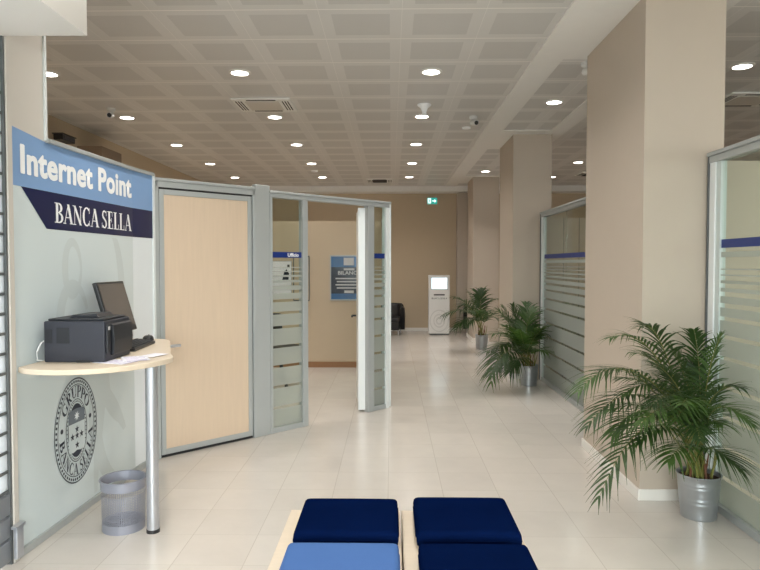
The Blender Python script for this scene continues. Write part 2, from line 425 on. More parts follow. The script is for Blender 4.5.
# --- display partition with the bank sign (left) -------------------
P0, P1, P2 = (-2.10, 3.49), (-2.03, 4.985), (-1.985, 5.30)
dp, L = seg(P0, P1, 'display_partition', 'tall frosted glass partition wall on the left, carrying the Internet Point sign and round bank crest')
B(-.045, 0, -.03, .03, 0, 3.495).build('end_post', 'panelwhite', dp, bevel=.004)
B(0, L, -.025, .025, 0, .045).build('bottom_rail', 'alu', dp, bevel=.003)
B(.34, L+.02, -.028, .028, ZT-.012, ZT+.014).build('top_rail', 'alu', dp, bevel=.003)
B(.33, .352, -.02, .02, ZT, 3.495).build('edge_post', 'alubright', dp, bevel=.003)
B(0, .34, -.008, .008, 2.09, 3.495).build('tall_pane', 'panelwhite', dp)
B(0, L, -.008, .008, .045, ZT-.012).build('frosted_pane', 'frostpanel', dp)
m = MB()
RBN = [0]
def ribbon(m, cx, cz, rx, rz, a0, a1, w, n=28):
    RBN[0] += 1; y = -.0082-.00015*RBN[0]
    for i in range(n):
        q = []
        for a in (a0+(a1-a0)*i/n, a0+(a1-a0)*(i+1)/n):
            r = math.radians(a); u, v = math.cos(r), math.sin(r); ww = w*(.35+.65*math.sin(PI*(a-a0)/(a1-a0)))
            q.append([(cx+rx*u, cz+rz*v), (cx+(rx-ww)*u, cz+(rz-ww)*v)])
        for p in q[0]+q[1]:
            pass
        m.flat([q[0][0], q[1][0], q[1][1], q[0][1]], y)
ribbon(m, 1.35, .6, .55, .62, 90, 265, .16); ribbon(m, 1.7, .85, .75, .5, 130, 230, .14)
ribbon(m, 1.05, 1.45, .3, .5, -60, 80, .1); ribbon(m, .62, 1.62, .12, .2, 0, 360, .07); ribbon(m, .62, 1.25, .2, .3, 20, 300, .09)
ribbon(m, .4, .1, 1.0, .9, 20, 75, .14); ribbon(m, 1.2, .2, .35, .8, 100, 190, .12)
m2 = MB()
m2.v = [v for v in m.v]; m2.f = m.f
for i, v in enumerate(m2.v):
    m2.v[i] = (min(max(v[0], .01), L-.01), v[1], min(max(v[2], .06), 1.84))
m2.build('pale_ornament', 'swirl', dp, recalc=False)
m = MB(); m.flat([(0, 2.088), (L, 2.088), (L, ZT-.012), (.33, ZT-.008), (.0, ZT+.025)], -.0100)
m.build('sky_blue_band', 'skyblue', dp)
m = MB(); m.flat([(.10, 2.088), (.34, 1.862), (L, 1.862), (L, 2.088)], -.0095)
m.build('navy_band', 'navy', dp)
text_mesh('lettering', 'Internet Point', 1.372, .158, .10, 2.164, 'white', dp, y=-.0115, bold=.012, spacing=1.05, fat=.0075)
serif_mesh('lettering', 'BANCA SELLA', .425, 1.905, 1.035, .125, 'white', dp, y=-.0115)
# crest
cx, cz, ra, rb = .64, .562, .258, .345
cr = MB()
def ell(k, kb=None, n=64): kb = kb or k; return [(cx+ra*k*math.cos(2*PI*i/n), cz+rb*kb*math.sin(2*PI*i/n)) for i in range(n)]
def ering(m, k0, k1, b0=None, b1=None, n=64, y=-.0105):
    A, C = ell(k0, b0, n), ell(k1, b1, n)
    for i in range(n):
        j = (i+1) % n; m.flat([A[i], A[j], C[j], C[i]], y)
ering(cr, .975, 1.0); ering(cr, .84, .86, .865, .88)
for i in range(60):
    a = 2*PI*i/60; u = Vector((cx+ra*.92*math.cos(a), cz+rb*.93*math.sin(a)))
    cr.flat([(u.x+.0095*math.cos(q*PI/3), u.y+.0095*math.sin(q*PI/3)) for q in range(6)], -.0105)
IA, IB = .50, .60
ering(cr, IA-.02, IA, IB-.015, IB)
for i in range(44):
    a = 2*PI*i/44; u = Vector((cx+ra*(IA-.055)*math.cos(a), cz+rb*(IB-.05)*math.sin(a)))
    cr.flat([(u.x+.0055*math.cos(q*PI/3), u.y+.0055*math.sin(q*PI/3)) for q in range(6)], -.0105)
# dark inner oval above and below, and either side of the shield
inner = ell(IA-.10, IB-.09); cr.flat(inner, -.0105)
def around(text, a_mid, span, flip, h, kr, kb):
    P, W = serif(text)
    for p in P:
        q = []
        for a, b in p:
            if not flip: ang = a_mid + span/2 - span*a/W; rr = kr + b*h; 
            else: ang = a_mid - span/2 + span*a/W; rr = kr + (1-b)*h
            g = math.radians(ang); q.append((cx+ra*rr*math.cos(g), cz+rb*(rr+kb)*math.sin(g)))
        cr.flat(q, -.0105)
around('GRUPPO', 92, 118, False, .22, .57, .06)
around('BANCA SELLA', 270, 168, True, .22, .57, .06)
for a in (172, 14):
    u = (cx+ra*.68*math.cos(math.radians(a)), cz+rb*.68*math.sin(math.radians(a)))
    cr.flat([(u[0]+.016*math.cos(q*PI/5), u[1]+.016*math.sin(q*PI/5)) for q in range(10)], -.0105)
cro = cr.build('crest', 'ink', dp, recalc=False)
sh = MB(); sh.flat([(cx-.098, cz-.125), (cx-.05, cz-.14), (cx, cz-.13), (cx+.05, cz-.14), (cx+.098, cz-.125), (cx+.098, cz+.05), (cx-.098, cz+.05)], -.0115)
sh.build('shield', 'frostpanel', cro)
sb = MB(); sb.flat([(cx-.098, cz+.05), (cx+.098, cz+.05), (cx+.098, cz+.135), (cx, cz+.145), (cx-.098, cz+.135)], -.0115)
sb.build('shield_band', 'inkgrey', cro)
st = MB(); st.flat([(cx+(.034 if i % 2 else .015)*math.sin(i*PI/8), cz+.094+(.034 if i % 2 else .015)*math.cos(i*PI/8)) for i in range(16)], -.0125)
st.build('star', 'frostlit', cro)
cs = MB()
for dx, dz in ((0, 0), (-.055, 0), (.055, 0), (0, .062-.02), (0, -.062)):
    dz -= .035
    cs.flat([(cx+dx+(.026 if i % 2 == 0 else .011)*math.sin(i*PI/5), cz+dz+(.026 if i % 2 == 0 else .011)*math.cos(i*PI/5)) for i in range(10)], -.0125)
cs.build('shield_stars', 'ink', cro)
# return panel
rp, L2 = seg(P1, P2, 'return_panel', 'narrow bright frosted glass panel turning the corner between the sign wall and the wooden door')
B(0, L2, -.022, .022, 0, .045).build('bottom_rail', 'alu', rp)
B(0, L2, -.024, .024, ZT-.012, ZT+.014).build('top_rail', 'alu', rp)
B(0, L2, -.008, .008, .045, ZT-.012).build('frosted_pane', 'frostlit', rp)
MB().flat([(0, 2.088), (L2, 2.088), (L2, ZT-.012), (0, ZT-.012)], -.0095).build('sky_blue_band', 'skyblue', rp)
MB().flat([(0, 1.862), (L2, 1.862), (L2, 2.088), (0, 2.088)], -.0095).build('navy_band', 'navy', rp)
B(L2-.012, L2+.012, -.022, .022, .045, ZT).build('post', 'alubright', rp)

# --- screen wall with the wooden door ------------------------------
P3, P4 = (-1.985, 5.345), (-1.175, 6.165)
sp, L3 = seg(P3, P4, 'door_partition', 'grey aluminium partition frame around the closed wooden door, left of the office screen')
B(-.03, .026, -.035, .035, 0, 2.37).build('door_post', 'alu', sp, bevel=.004)
B(L3-.205, L3-.175, -.035, .035, 0, 2.37).build('door_post', 'alu', sp, bevel=.004)
B(L3-.175, L3-.012, -.03, .03, 0, 2.40).build('corner_panel', 'alu', sp, bevel=.005)
B(-.03, L3-.175, -.035, .035, 2.295, 2.345).build('header', 'alu', sp, bevel=.003)
B(-.04, L3-.175, -.045, .045, 2.345, 2.372).build('top_rail', 'alu', sp, bevel=.004)
B(.026, L3-.205, -.02, .02, 2.283, 2.295).build('gasket', 'blackline', sp)
d1 = thing('door_1', '', '', (P3[0], P3[1], 0), sp.rotation_euler[2], kind='structure')
x0, x1 = .034, L3-.212
B(x0+.04, x1-.04, -.018, .018, .07, 2.235).build('door_leaf', 'birch', d1)
fr = MB().box(x0, x0+.042, -.025, .025, .025, 2.28).box(x1-.042, x1, -.025, .025, .025, 2.28).box(x0+.042, x1-.042, -.025, .025, 2.235, 2.28).box(x0+.042, x1-.042, -.025, .025, .025, .072)
fr.build('door_frame', 'alu', d1, bevel=.003)
B(x0, x1, -.02, .02, .004, .024).build('door_seal', 'blackline', d1)
h = MB().tube([(x0+.03, -.025, .955), (x0+.03, -.07, .955), (x0+.04, -.08, .955), (x0+.15, -.08, .955)], .013, 10)
hd = h.build('door_handle', 'chrome', d1, smooth=True)
MB().lathe([(.0, 0), (.022, 0), (.022, .008), (0, .008)], (0,0,0), 20).build('handle_rose', 'chrome', hd, smooth=True).matrix_local = Matrix.Translation((x0+.03, -.025, .955)) @ Matrix.Rotation(PI/2, 4, 'X')

# --- office screen with the open door ------------------------------
P5, P6 = (-1.185, 6.16), (-.042, 7.33)
op, L4 = seg(P5, P6, 'office_partition', 'grey framed glass office screen with blue Ufficio band and an open doorway')
ZO = 2.335
posts = ((.0, .03), (.395, .46), (1.30, 1.395), (1.585, L4))
for i, (a, b) in enumerate(posts): B(a, b, -.035, .035, 0, ZO-.045).build('post', 'alubright' if i == 3 else 'alu', op, bevel=.004)
B(0, L4, -.038, .038, ZO-.045, ZO-.005).build('header', 'alu', op, bevel=.003)
B(-.01, L4+.015, -.05, .05, ZO-.005, ZO+.02).build('top_rail', 'alu', op, bevel=.005)
for a, b in ((.03, .395), (1.395, 1.585)):
    B(a, b, -.006, .006, .05, ZO-.045).build('glass_pane', 'glassgreen', op)
    B(a, b, -.03, .03, 0, .05).build('bottom_rail', 'alu', op, bevel=.003)
    bm_ = B(a, b, -.0085, -.007, 1.712, 1.768).build('blue_band', 'royal', op)
    frost(MB(), a, b, -.009).build('frosted_film', 'frost', op)
    if a < .5: text_mesh('lettering', 'Ufficio', .135, .036, .225, 1.722, 'white', bm_, y=-.0105, bold=.03)
# glass side of the office along the aisle
Q0, Q1 = (-.02, 7.38), (-.13, 10.15)
og, L5 = seg(Q0, Q1, 'glass_partition', 'long glass office side seen edge-on behind the open office doorway')
B(0, .03, -.02, .02, 0, ZO).build('post', 'alubright', og); B(L5-.03, L5, -.02, .02, 0, ZO).build('post', 'alu', og)
B(0.03, L5-.03, -.02, .02, 0, .05).build('bottom_rail', 'alu', og); B(.03, L5-.03, -.02, .02, ZO-.04, ZO).build('top_rail', 'alu', og)
B(.03, L5-.03, -.005, .005, .05, ZO-.04).build('glass_pane', 'glassgreen', og)
frost(MB(), .03, L5-.03, -.008).build('frosted_film', 'frost', og)
# open door leaf
dd = Vector((P6[0]-P5[0], P6[1]-P5[1])).normalized()
hx, hy = P5[0]+dd.x*1.262, P5[1]+dd.y*1.262
d2 = thing('door_2', '', '', (hx-.015, hy+.035, 0), math.radians(95.4), kind='structure')
B(0, .78, -.034, .034, .02, 2.27).build('door_leaf', 'alubright', d2, bevel=.003)
B(.0, .05, .034, .046, .02, 2.27).build('door_edge_strip', 'alubright', d2)
MB().tube([(.72, .04, 1.02), (.72, .09, 1.02), (.61, .095, 1.015)], .011, 8).build('door_handle', 'blackline', d2, smooth=True)

# --- right-hand partitions -----------------------------------------
def rightpart(ya, yb, x, label, mat, zt, bz):
    # local x runs from near to far (ya<yb); viewer on the -x side => local y positive faces viewer
    o, L = seg((x, yb), (x, ya), 'glass_partition', label)
    # local x: far -> near, local -y faces world -x
    B(0, .075, -.03, .03, 0, zt-.06).build('post', 'alubright', o, bevel=.004)
    B(-.012, 0, -.04, .04, 0, zt-.02).build('wall_channel', 'aludark', o)
    B(.075, .13, -.02, .02, .05, zt-.06).build('inner_post', mat, o)
    B(0, L, -.035, .035, zt-.065, zt-.02).build('header', 'alu', o, bevel=.003)
    B(-.01, L, -.05, .05, zt-.02, zt+.005).build('top_rail', 'alu', o, bevel=.004)
    B(.075, L, -.03, .03, 0, .05).build('bottom_rail', 'alu', o, bevel=.003)
    n = max(1, round(L/1.2))
    xs = [.075+(L-.075)*i/n for i in range(n+1)]
    for i in range(n):
        B(xs[i]+.002, xs[i+1]-.002, -.005, .005, .05, zt-.065).build('glass_pane', 'glassgreen', o)
    B(.0, L, -.0365, -.031, bz-.028, bz+.028).v
    B(.04, L, -.009, -.0065, bz-.028, bz+.028).build('blue_band', 'royal', o)
    m = B(.08, L, -.009, -.008, bz-.09, bz-.055); frost(m, .08, L, -.009)
    m.build('frosted_film', 'frost', o)
    return o
MAT['postglass'] = pbr('pale_green_post_face', srgb(196, 206, 204), .35)
rightpart(.4, 4.43, 2.205, 'large glass office partition with blue band at the right edge, behind the biggest potted palm', 'postglass', 2.40, 1.785)
rightpart(5.65, 9.15, 2.16, 'glass office partition with blue band between the large front pillar and the middle pillar', 'postglass', 2.375, 1.755)

# --- roller shutter at the entrance --------------------------------
rs = thing('roller_shutter', 'metal roller shutter with bright milky slats at the far left edge of the picture', 'shutter', (-2.10, 3.44, 0), -PI/2)
B(-.003, .012, -.02, .02, 0, 2.885).build('guide_rail', 'aludark', rs)
SLL = 1.28
z = .392
while z < 2.87:
    s_ = B(.012, SLL, -.012, .012, z+.008, z+.024).build('slat_bar', 'aludark', rs, bevel=.003)
    B(.012, SLL, -.004, .004, z+.024, min(z+.116, 2.88)).build('slat_window', 'poly', s_)
    z += .108
for a, b in ((.02, .14), (.155, .265), (.28, .39)): B(.012, SLL, -.018, .018, a, b).build('bottom_slat', 'dull', rs, bevel=.006)
lk = B(-.045, .02, .034, .056, .03, .2).build('lock_bracket', 'chrome', rs, bevel=.004)
B(-.052, .03, .028, .062, .2, .215).build('bracket_lip', 'chrome', lk)

# =================================================================== COUNTER AND WHAT STANDS ON IT
ct = thing('wall_counter', 'pale birch rounded shelf counter fixed to the sign wall, on one steel leg', 'counter', (-2.06, 3.9, 0))
ctl = [(-2.062, 3.49), (-2.0, 3.435), (-1.9, 3.40), (-1.8, 3.392), (-1.7, 3.405), (-1.6, 3.44), (-1.5, 3.51), (-1.42, 3.61), (-1.365, 3.72), (-1.335, 3.83), (-1.338, 3.89), (-1.36, 3.95), (-1.41, 4.06), (-1.46, 4.2), (-1.53, 4.4), (-1.60, 4.6), (-1.66, 4.75), (-1.74, 4.83), (-1.9, 4.85), (-2.02, 4.85)]
pts = []
for i in range(len(ctl)):
    p0, p1, p2, p3 = (Vector(ctl[max(0, min(len(ctl)-1, i+k))]) for k in (-1, 0, 1, 2))
    for u in ((0, .25, .5, .75) if i < len(ctl)-1 else (0,)):
        q = .5*(2*p1+(p2-p0)*u+(2*p0-5*p1+4*p2-p3)*u*u+(-p0+3*p1-3*p2+p3)*u**3); pts.append((q.x+2.06, q.y-3.9))
MB().prism(pts, 1.05, 1.08).build('worktop', 'birchtop', ct, bevel=.004)
lg = MB().lathe([(.0, .012), (.037, .012), (.037, 1.05), (0, 1.05)], (-1.465+2.06, -.03, 0), 32).build('leg', 'chrome', ct, smooth=True)
MB().lathe([(0, 0), (.040, 0), (.040, .022), (0, .022)], (-1.465+2.06, -.03, 0), 32).build('leg_foot', 'black', lg, smooth=True)

# printer
ZD = 1.081
pr = thing('laser_printer', 'charcoal laser printer standing on the birch counter', 'printer', (-2.008, 3.655, ZD))
W_, D_, Hh = .355, .36, .238
B(0, W_, 0, D_, .0, Hh).build('body', 'charcoal', pr, bevel=.008, seg=3)
B(.01, W_-.02, .03, D_-.02, Hh, Hh+.012).build('top_cover', 'charcoal2', pr, bevel=.004)
m = MB().prism([(.10, Hh+.012), (.12, Hh+.03), (.26, Hh+.035), (.28, Hh+.012)], .10, .30, axis='y'); m.build('output_tray', 'charcoal2', pr, bevel=.003)
B(.075, .15, -.003, .0, .11, .20).build('side_hatch', 'charcoal2', pr, bevel=.002, label='square service hatch on the printer side')
B(.008, .05, -.003, .0, .11, .19).build('side_hatch', 'charcoal2', pr, bevel=.002)
B(.19, .27, -.004, .0, .0, .014).build('foot_notch', 'black', pr)
B(W_, W_+.012, .012, .055, .05, Hh-.02).build('side_trim', 'charcoal2', pr, bevel=.003)
m = MB().prism([(W_, .03), (W_+.018, .035), (W_+.026, .12), (W_+.018, Hh-.03), (W_, Hh-.02)], .075, D_-.015, axis='y'); m.build('paper_tray', 'charcoal2', pr, bevel=.004)
B(W_+.001, W_+.014, .022, .045, .185, .205).build('badge', 'lightgrey', pr)
cb = MB().tube([(-.004, .12, .13), (-.035, .1, .125), (-.048, .05, .10), (-.045, .01, .06), (-.04, .0, .012), (-.03, .03, .006)], .0045, 8)
cb.build('cable', 'white', pr, smooth=True)

# monitor: faces +x, leaning back
mo = thing('computer_monitor', 'black flat monitor leaning back behind the printer', 'monitor', (-1.925, 4.34, ZD))
Rm = Matrix.Translation((.035, .015, .272)) @ Matrix.Rotation(math.radians(-16), 4, 'Y')
MB().mbox((.028, .43, .36), Rm).build('housing', 'black', mo, bevel=.006)
MB().mbox((.035, .30, .22), Rm @ Matrix.Translation((-.025, 0, -.01))).build('rear_housing', 'black', mo, bevel=.012)
MB().mbox((.002, .39, .30), Rm @ Matrix.Translation((.0155, 0, .012))).build('screen', 'screen', mo)
MB().tube([(-.02, .015, .02), (-.03, .015, .12), (-.01, .015, .22)], .022, 12).build('stand_neck', 'black', mo, smooth=True)
MB().lathe([(0, 0), (.08, 0), (.08, .008), (.06, .018), (0, .02)], (-.02, .015, 0), 32).build('stand_base', 'black', mo, smooth=True)
# keyboard
kb = thing('keyboard', 'black computer keyboard on the counter in front of the monitor', 'keyboard', (-1.745, 4.33, ZD), math.radians(4))
m = MB().prism([(-.068, 0), (.068, 0), (.068, .02), (-.068, .034)], -.22, .22, axis='y'); m.build('case', 'black', kb, bevel=.003)
m = MB()
for r in range(5):
    for c in range(14):
        x = -.052+r*.024; zz = .034-(x+.068)/.136*.012
        m.box(x-.009, x+.009, -.20+c*.0287, -.20+c*.0287+.023, zz-.002, zz+.006)
m.build('keys', 'charcoal2', kb)
ms = thing('computer_mouse', 'small black computer mouse on the counter beyond the keyboard', 'mouse', (-1.80, 4.70, ZD), .2)
m = MB().lathe([(0, 0), (.98, 0), (1.0, .2), (.93, .6), (.7, .88), (.35, .98), (.0, 1.0)], (0,0,0), 24)
m.v = [(v[0]*.04, v[1]*.062, v[2]*.042) for v in m.v]
m.build('shell', 'black', ms, smooth=True)
B(-.003, .003, .015, .04, .038, .044).build('scroll_wheel', 'charcoal', ms)
# papers
def sheet(x, y, rz, z, label, w=.21, d=.297, lil=True):
    o = thing('paper_sheet', label, 'paper', (x, y, z), rz, 'papers on the counter')
    B(-w/2, w/2, -d/2, d/2, 0, .0012).build('page', 'paper', o)
    if lil:
        m = MB()
        for k in range(6): m.box(-w*.38, w*(.38 if k % 3 else .1), d*.3-k*.035, d*.3-k*.035+.012, .0012, .0016)
        m.build('print', 'lilac', o)
sheet(-1.60, 3.68, 1.25, ZD, 'white paper sheet with lilac print lying beside the printer front, bottom of the small pile', .148, .21)
sheet(-1.535, 3.80, .5, ZD+.002, 'white leaflet with lilac print lying across the middle of the paper pile', .148, .21)
sheet(-1.47, 3.93, -.35, ZD+.004, 'plain white note lying nearest the outer rim of the counter', .105, .148, False)

# waste bin
bn = thing('waste_bin', 'grey perforated metal waste bin beside the counter leg', 'bin', (-1.672, 3.93, 0))
bn.scale = (1, 1, .95)
r0, r1 = .125, .134
N, RW = 64, 20
def rr(z): return r0+(r1-r0)*z/.335
zb, zt2 = .055, .275
for i in range(RW+1):
    for j in range(N):
        a = 2*PI*j/N; zz = zb+(zt2-zb)*i/RW; m.v.append((rr(zz)*math.cos(a), rr(zz)*math.sin(a), zz))
me_faces = []
base = 0
# lattice: each cell is a frame of four thin quads around a square hole
vv = m.v; m = MB()
for i in range(RW):
    for j in range(N):
        k = (j+1) % N
        q = [Vector(vv[i*N+j]), Vector(vv[i*N+k]), Vector(vv[(i+1)*N+k]), Vector(vv[(i+1)*N+j])]
        c = sum(q, Vector())/4; g = [c+(p-c)*.7 for p in q]
        n = len(m.v); m.v += [tuple(p) for p in q+g]
        for a in range(4):
            b = (a+1) % 4; m.f.append((n+a, n+b, n+4+b, n+4+a))
m.build('mesh_wall', 'greymetal', bn, recalc=False)
MB().lathe([(rr(.275), .272), (rr(.3)+.001, .325), (r1+.006, .327), (r1+.008, .333), (r1+.004, .338), (r1-.004, .336), (r1-.006, .272), (rr(.275), .272)], n=48).build('rim', 'greymetal', bn, smooth=True)
MB().lathe([(0, .012), (r0-.004, .012), (r0-.002, 0), (r0+.001, 0), (rr(.055)+.001, .058), (rr(.055)-.003, .058), (r0-.004, .016), (0, .016)], n=48).build('base_ring', 'greymetal', bn, smooth=True)

# =================================================================== BENCHES AND CUSHIONS
def bench(x0, x1, label):
    o = thing('bench', label, 'bench', ((x0+x1)/2, 2.4, 0), 0)
    w = (x1-x0)/2
    B(-w, w, -.62, .80, .375, .405).build('seat_board', 'birchtop', o, bevel=.004)
    for s in (-1, 1): B(min(s*w, s*(w-.03)), max(s*w, s*(w-.03)), -.60, .78, .0, .375).build('side_panel', 'birch', o, bevel=.003)
    B(-w+.03, w-.03, .69, .715, .05, .375).build('cross_panel', 'birch', o)
    B(-w+.03, w-.03, -.575, -.55, .05, .375).build('cross_panel', 'birch', o)
bench(-.505, .047, 'left birch bench in the foreground, under one navy and one bright blue cushion')
bench(.053, .60, 'right birch bench in the foreground, under two navy cushions')
def cushion(x0, x1, y0, y1, mat, label):
    o = thing('seat_cushion', label, 'cushion', ((x0+x1)/2, (y0+y1)/2, .405), 0, 'seat cushions on the wooden benches')
    w, d, h = (x1-x0)/2, (y1-y0)/2, .075
    nx = ny = 20; m = MB()
    # rounded pillow: top sheet domed, sides bulging
    prof = [(0, .0), (.35, 0), (.0, .0)]
    def sup(u, v):
        return max(0, (1-abs(u)**24)*(1-abs(v)**24))**.3
    for lay in (0, 1):
        for i in range(nx+1):
            for j in range(ny+1):
                u = math.sin(PI/2*(i/nx*2-1)); v = math.sin(PI/2*(j/ny*2-1))
                k = sup(u, v); hh = h/2*k
                m.v.append((u*w, v*d, h/2 + (hh+.004*k*math.cos(u*1.5)*math.cos(v*1.5)) if lay else h/2-hh))
    st_ = (nx+1)*(ny+1)
    for lay in (0, 1):
        for i in range(nx):
            for j in range(ny):
                a = lay*st_+i*(ny+1)+j; m.f.append((a, a+ny+1, a+ny+2, a+1))
    me = m.build('cover', mat, o, smooth=False)
    bm = bmesh.new(); bm.from_mesh(me.data); bmesh.ops.remove_doubles(bm, verts=bm.verts, dist=.0006); bmesh.ops.recalc_face_normals(bm, faces=bm.faces)
    for f in bm.faces: f.smooth = True
    bm.to_mesh(me.data); bm.free()
    # piping seam round the middle
    rp_ = []
    for q in range(48):
        a = 2*PI*q/48; c, s = math.cos(a), math.sin(a)
        k = (abs(c)**20+abs(s)**20)**(-1/20); rp_.append(((w+.0005)*c*k, (d+.0005)*s*k, h/2))
    rp_.append(rp_[0])
    MB().tube(rp_, .0028, 6, cap=False).build('piping', mat, me, smooth=True)
cushion(-.43, .034, 2.755, 3.175, 'navyfab', 'navy blue seat cushion at the back of the left bench')
cushion(-.435, .034, 2.25, 2.665, 'bluefab', 'bright blue seat cushion at the front of the left bench')
cushion(.112, .573, 2.755, 3.20, 'navyfab', 'navy blue seat cushion at the back of the right bench')
cushion(.115, .573, 2.25, 2.665, 'navyfab', 'navy blue seat cushion at the front of the right bench')

# =================================================================== PALMS
def frond_mesh(base, apex, tip, n=22, L=.2, wd=.011, start=.34, clamp=None, up0=Vector((0,0,1))):
    """leaflet mesh + rachis, world coordinates"""
    base, apex, tip = Vector(base), Vector(apex), Vector(tip)
    c = apex*2-(base+tip)*.5
    P = lambda t: base*(1-t)**2+c*2*t*(1-t)+tip*t*t
    D = lambda t: ((c-base)*(1-t)+(tip-c)*t).normalized()
    m = MB()
    K = 14
    m.tube([P(i/K) for i in range(K+1)], [.0055*(1-.8*i/K) for i in range(K+1)], 5)
    lm = MB()
    for i in range(n):
        t = start+(1-start)*(i+.5)/n
        p = P(t); d = D(t)
        side = d.cross(Vector((0,0,1)))
        if side.length < .2: side = d.cross(Vector((0,1,0)))
        side.normalize(); nrm = side.cross(d).normalized()
        f = (i+.5)/n
        ln = L*(.45+.75*math.sin(PI*min(1, f*.85+.18)))*random.uniform(.88, 1.08)
        if f > .93: ln *= .8
        sw = math.radians(52-26*f+random.uniform(-6, 6))
        for s in (-1, 1):
            dv = (side*s*math.sin(sw)+d*math.cos(sw)+nrm*random.uniform(.12, .3)).normalized()
            wv = dv.cross(nrm).normalized()
            n0 = len(lm.v); dr = random.uniform(.3, .6)
            SG = 5
            for q in range(SG+1):
                u = q/SG
                pos = p+dv*ln*u+Vector((0,0,-1))*ln*dr*u*u
                ww = wd*(.45+.55*math.sin(PI*min(1, u*1.25+.12))) if u < 1 else .0012
                ww *= (1-u**3)
                for e in (-1, 1): lm.v.append(pos+wv*e*max(ww, .0008)/1.0)
            for q in range(SG):
                a = n0+2*q; lm.f.append((a, a+1, a+3, a+2))
    if clamp:
        lm.v = [clamp(Vector(v)) for v in lm.v]; m.v = [clamp(Vector(v)) for v in m.v]
    return m, lm
def palm(label, cx, cy, rt, rb_, h, fronds, n, L, wd, clamp, leafmats=('leaf', 'leafdark')):
    o = thing('potted_palm', label, 'plant', (cx, cy, 0), 0, 'palms in zinc pots')
    prof = [(0, .004), (rb_-.004, .004), (rb_, 0), (rb_+.002, .01)]
    K = 10
    for i in range(K+1):
        z = .02+(h-.03)*i/K; r = rb_+(rt-rb_)*z/h
        prof.append((r, z))
        if i in (3, 4, 7, 8): prof.append((r+.0016, z+.006)); prof.append((r+.0005, z+.012))
    prof += [(rt+.002, h-.006), (rt+.005, h-.002), (rt+.003, h+.002), (rt-.003, h), (rt-.006, h-.04)]
    MB().lathe(prof, n=40).build('pot', 'zinc', o, smooth=True)
    m = MB(); m.lathe([(0, h-.03), (rt*.5, h-.022), (rt-.006, h-.03)], n=24); m.build('soil', 'soil', o, smooth=True)
    off = Vector((cx, cy, 0))
    for i, (ap, tp) in enumerate(fronds):
        a = i*2.4; b = Vector((cx+rt*.5*math.cos(a)*random.random(), cy+rt*.5*math.sin(a)*random.random(), h-.03))
        rm, lm = frond_mesh(b, ap, tp, n, L*random.uniform(.88, 1.1), wd, clamp=clamp, start=random.uniform(.3, .4))
        rm.v = [tuple(Vector(v)-off) for v in rm.v]; lm.v = [tuple(Vector(v)-off) for v in lm.v]
        s = rm.build('frond', 'stem', o, smooth=True)
        lm.build('leaflets', leafmats[i % 2], s, recalc=False)
    # bare cane stems
    for i in range(9):
        a = i*.7; b = Vector((rt*.55*math.cos(a), rt*.55*math.sin(a), h-.03))
        t = b+Vector((random.uniform(-.05, .05), random.uniform(-.05, .03), random.uniform(.12, .25)))
        MB().tube([b, (b+t)/2+Vector((.005, 0, 0)), t], [.008, .007, .004], 6).build('stem', 'stemred' if i % 2 else 'stem', o, smooth=True)
def cl1(v):
    if v.x > 1.7 and v.y > 4.43: v.y = 4.43
    if v.x > 2.165: v.x = 2.165
    if v.z < .02: v.z = .02
    return v
A = at
fr1 = [(A(660,362,4.1), A(610,338,3.9)), (A(668,360,4.1), A(642,326,4.0)), (A(640,378,4.0), A(578,392,3.7)), (A(648,398,3.95), A(586,428,3.6)), (A(652,415,3.9), A(612,436,3.7)),
 (A(655,425,3.8), A(598,500,3.45)),  (A(690,395,4.2), A(668,345,4.2)), (A(700,385,4.2), A(694,330,4.1)), (A(706,390,4.1), A(722,334,4.0)),
 (A(708,405,4.0), A(742,388,3.8)), (A(712,412,3.85), A(754,425,3.6)), (A(706,448,3.95), A(742,470,3.75)), (A(676,388,4.15), A(630,352,4.1)),
 (A(685,405,3.9), A(652,405,3.55)), (A(690,412,3.8), A(682,405,3.4)), (A(670,402,4.2), A(618,378,4.2)), (A(676,430,3.9), A(634,446,3.6)),
 (A(694,400,4.3), A(690,360,4.36)), (A(702,430,3.9), A(722,425,3.6)), (A(660,390,3.9), A(600,370,3.7)), (A(680,412,3.8), A(640,425,3.4)),
 (A(696,425,3.8), A(700,440,3.45)), (A(668,415,4.0), A(608,410,3.8)), (A(686,420,4.25), A(655,375,4.3)),
 (A(690,445,3.8), A(668,462,3.5)), (A(684,400,4.0), A(650,362,3.9)), (A(672,395,4.0), A(622,395,3.8)), (A(678,420,3.8), A(620,430,3.6)), (A(692,415,3.9), A(676,420,3.5))]
palm('large potted palm in a zinc pot beside the right glass partition, nearest to the camera', 2.015, 4.18, .134, .108, .285, fr1, 24, .24, .0074, cl1)
def cl2(v):
    if v.x > 1.66 and v.y > 9.15: v.y = 9.15
    if v.x > 2.12: v.x = 2.12
    if v.z < .02: v.z = .02
    return v
fr2 = [(A(508,342,8.5), A(491,384,8.1)), (A(512,345,8.6), A(487,352,8.3)), (A(516,335,8.7), A(498,310,8.8)), (A(522,335,8.8), A(512,305,8.9)), (A(527,335,8.8), A(527,303,8.9)),
 (A(531,335,8.7), A(541,312,8.7)), (A(533,340,8.6), A(549,326,8.4)), (A(515,352,8.4), A(496,372,8.1)), (A(534,352,8.5), A(546,352,8.3)), (A(519,340,8.4), A(504,326,8.2)),
 (A(524,345,8.3), A(520,330,7.9)), (A(528,350,8.3), A(533,345,7.9)), (A(516,350,8.6), A(500,345,8.4)), (A(520,332,8.9), A(505,318,8.95)), (A(530,345,8.8), A(540,335,8.9)), (A(521,358,8.4), A(510,372,8.2)),
 (A(514,340,8.5), A(494,334,8.3)), (A(510,350,8.3), A(490,375,7.9)), (A(526,335,8.6), A(534,308,8.7)), (A(532,338,8.6), A(548,336,8.6)), (A(518,338,8.8), A(502,306,8.9))]
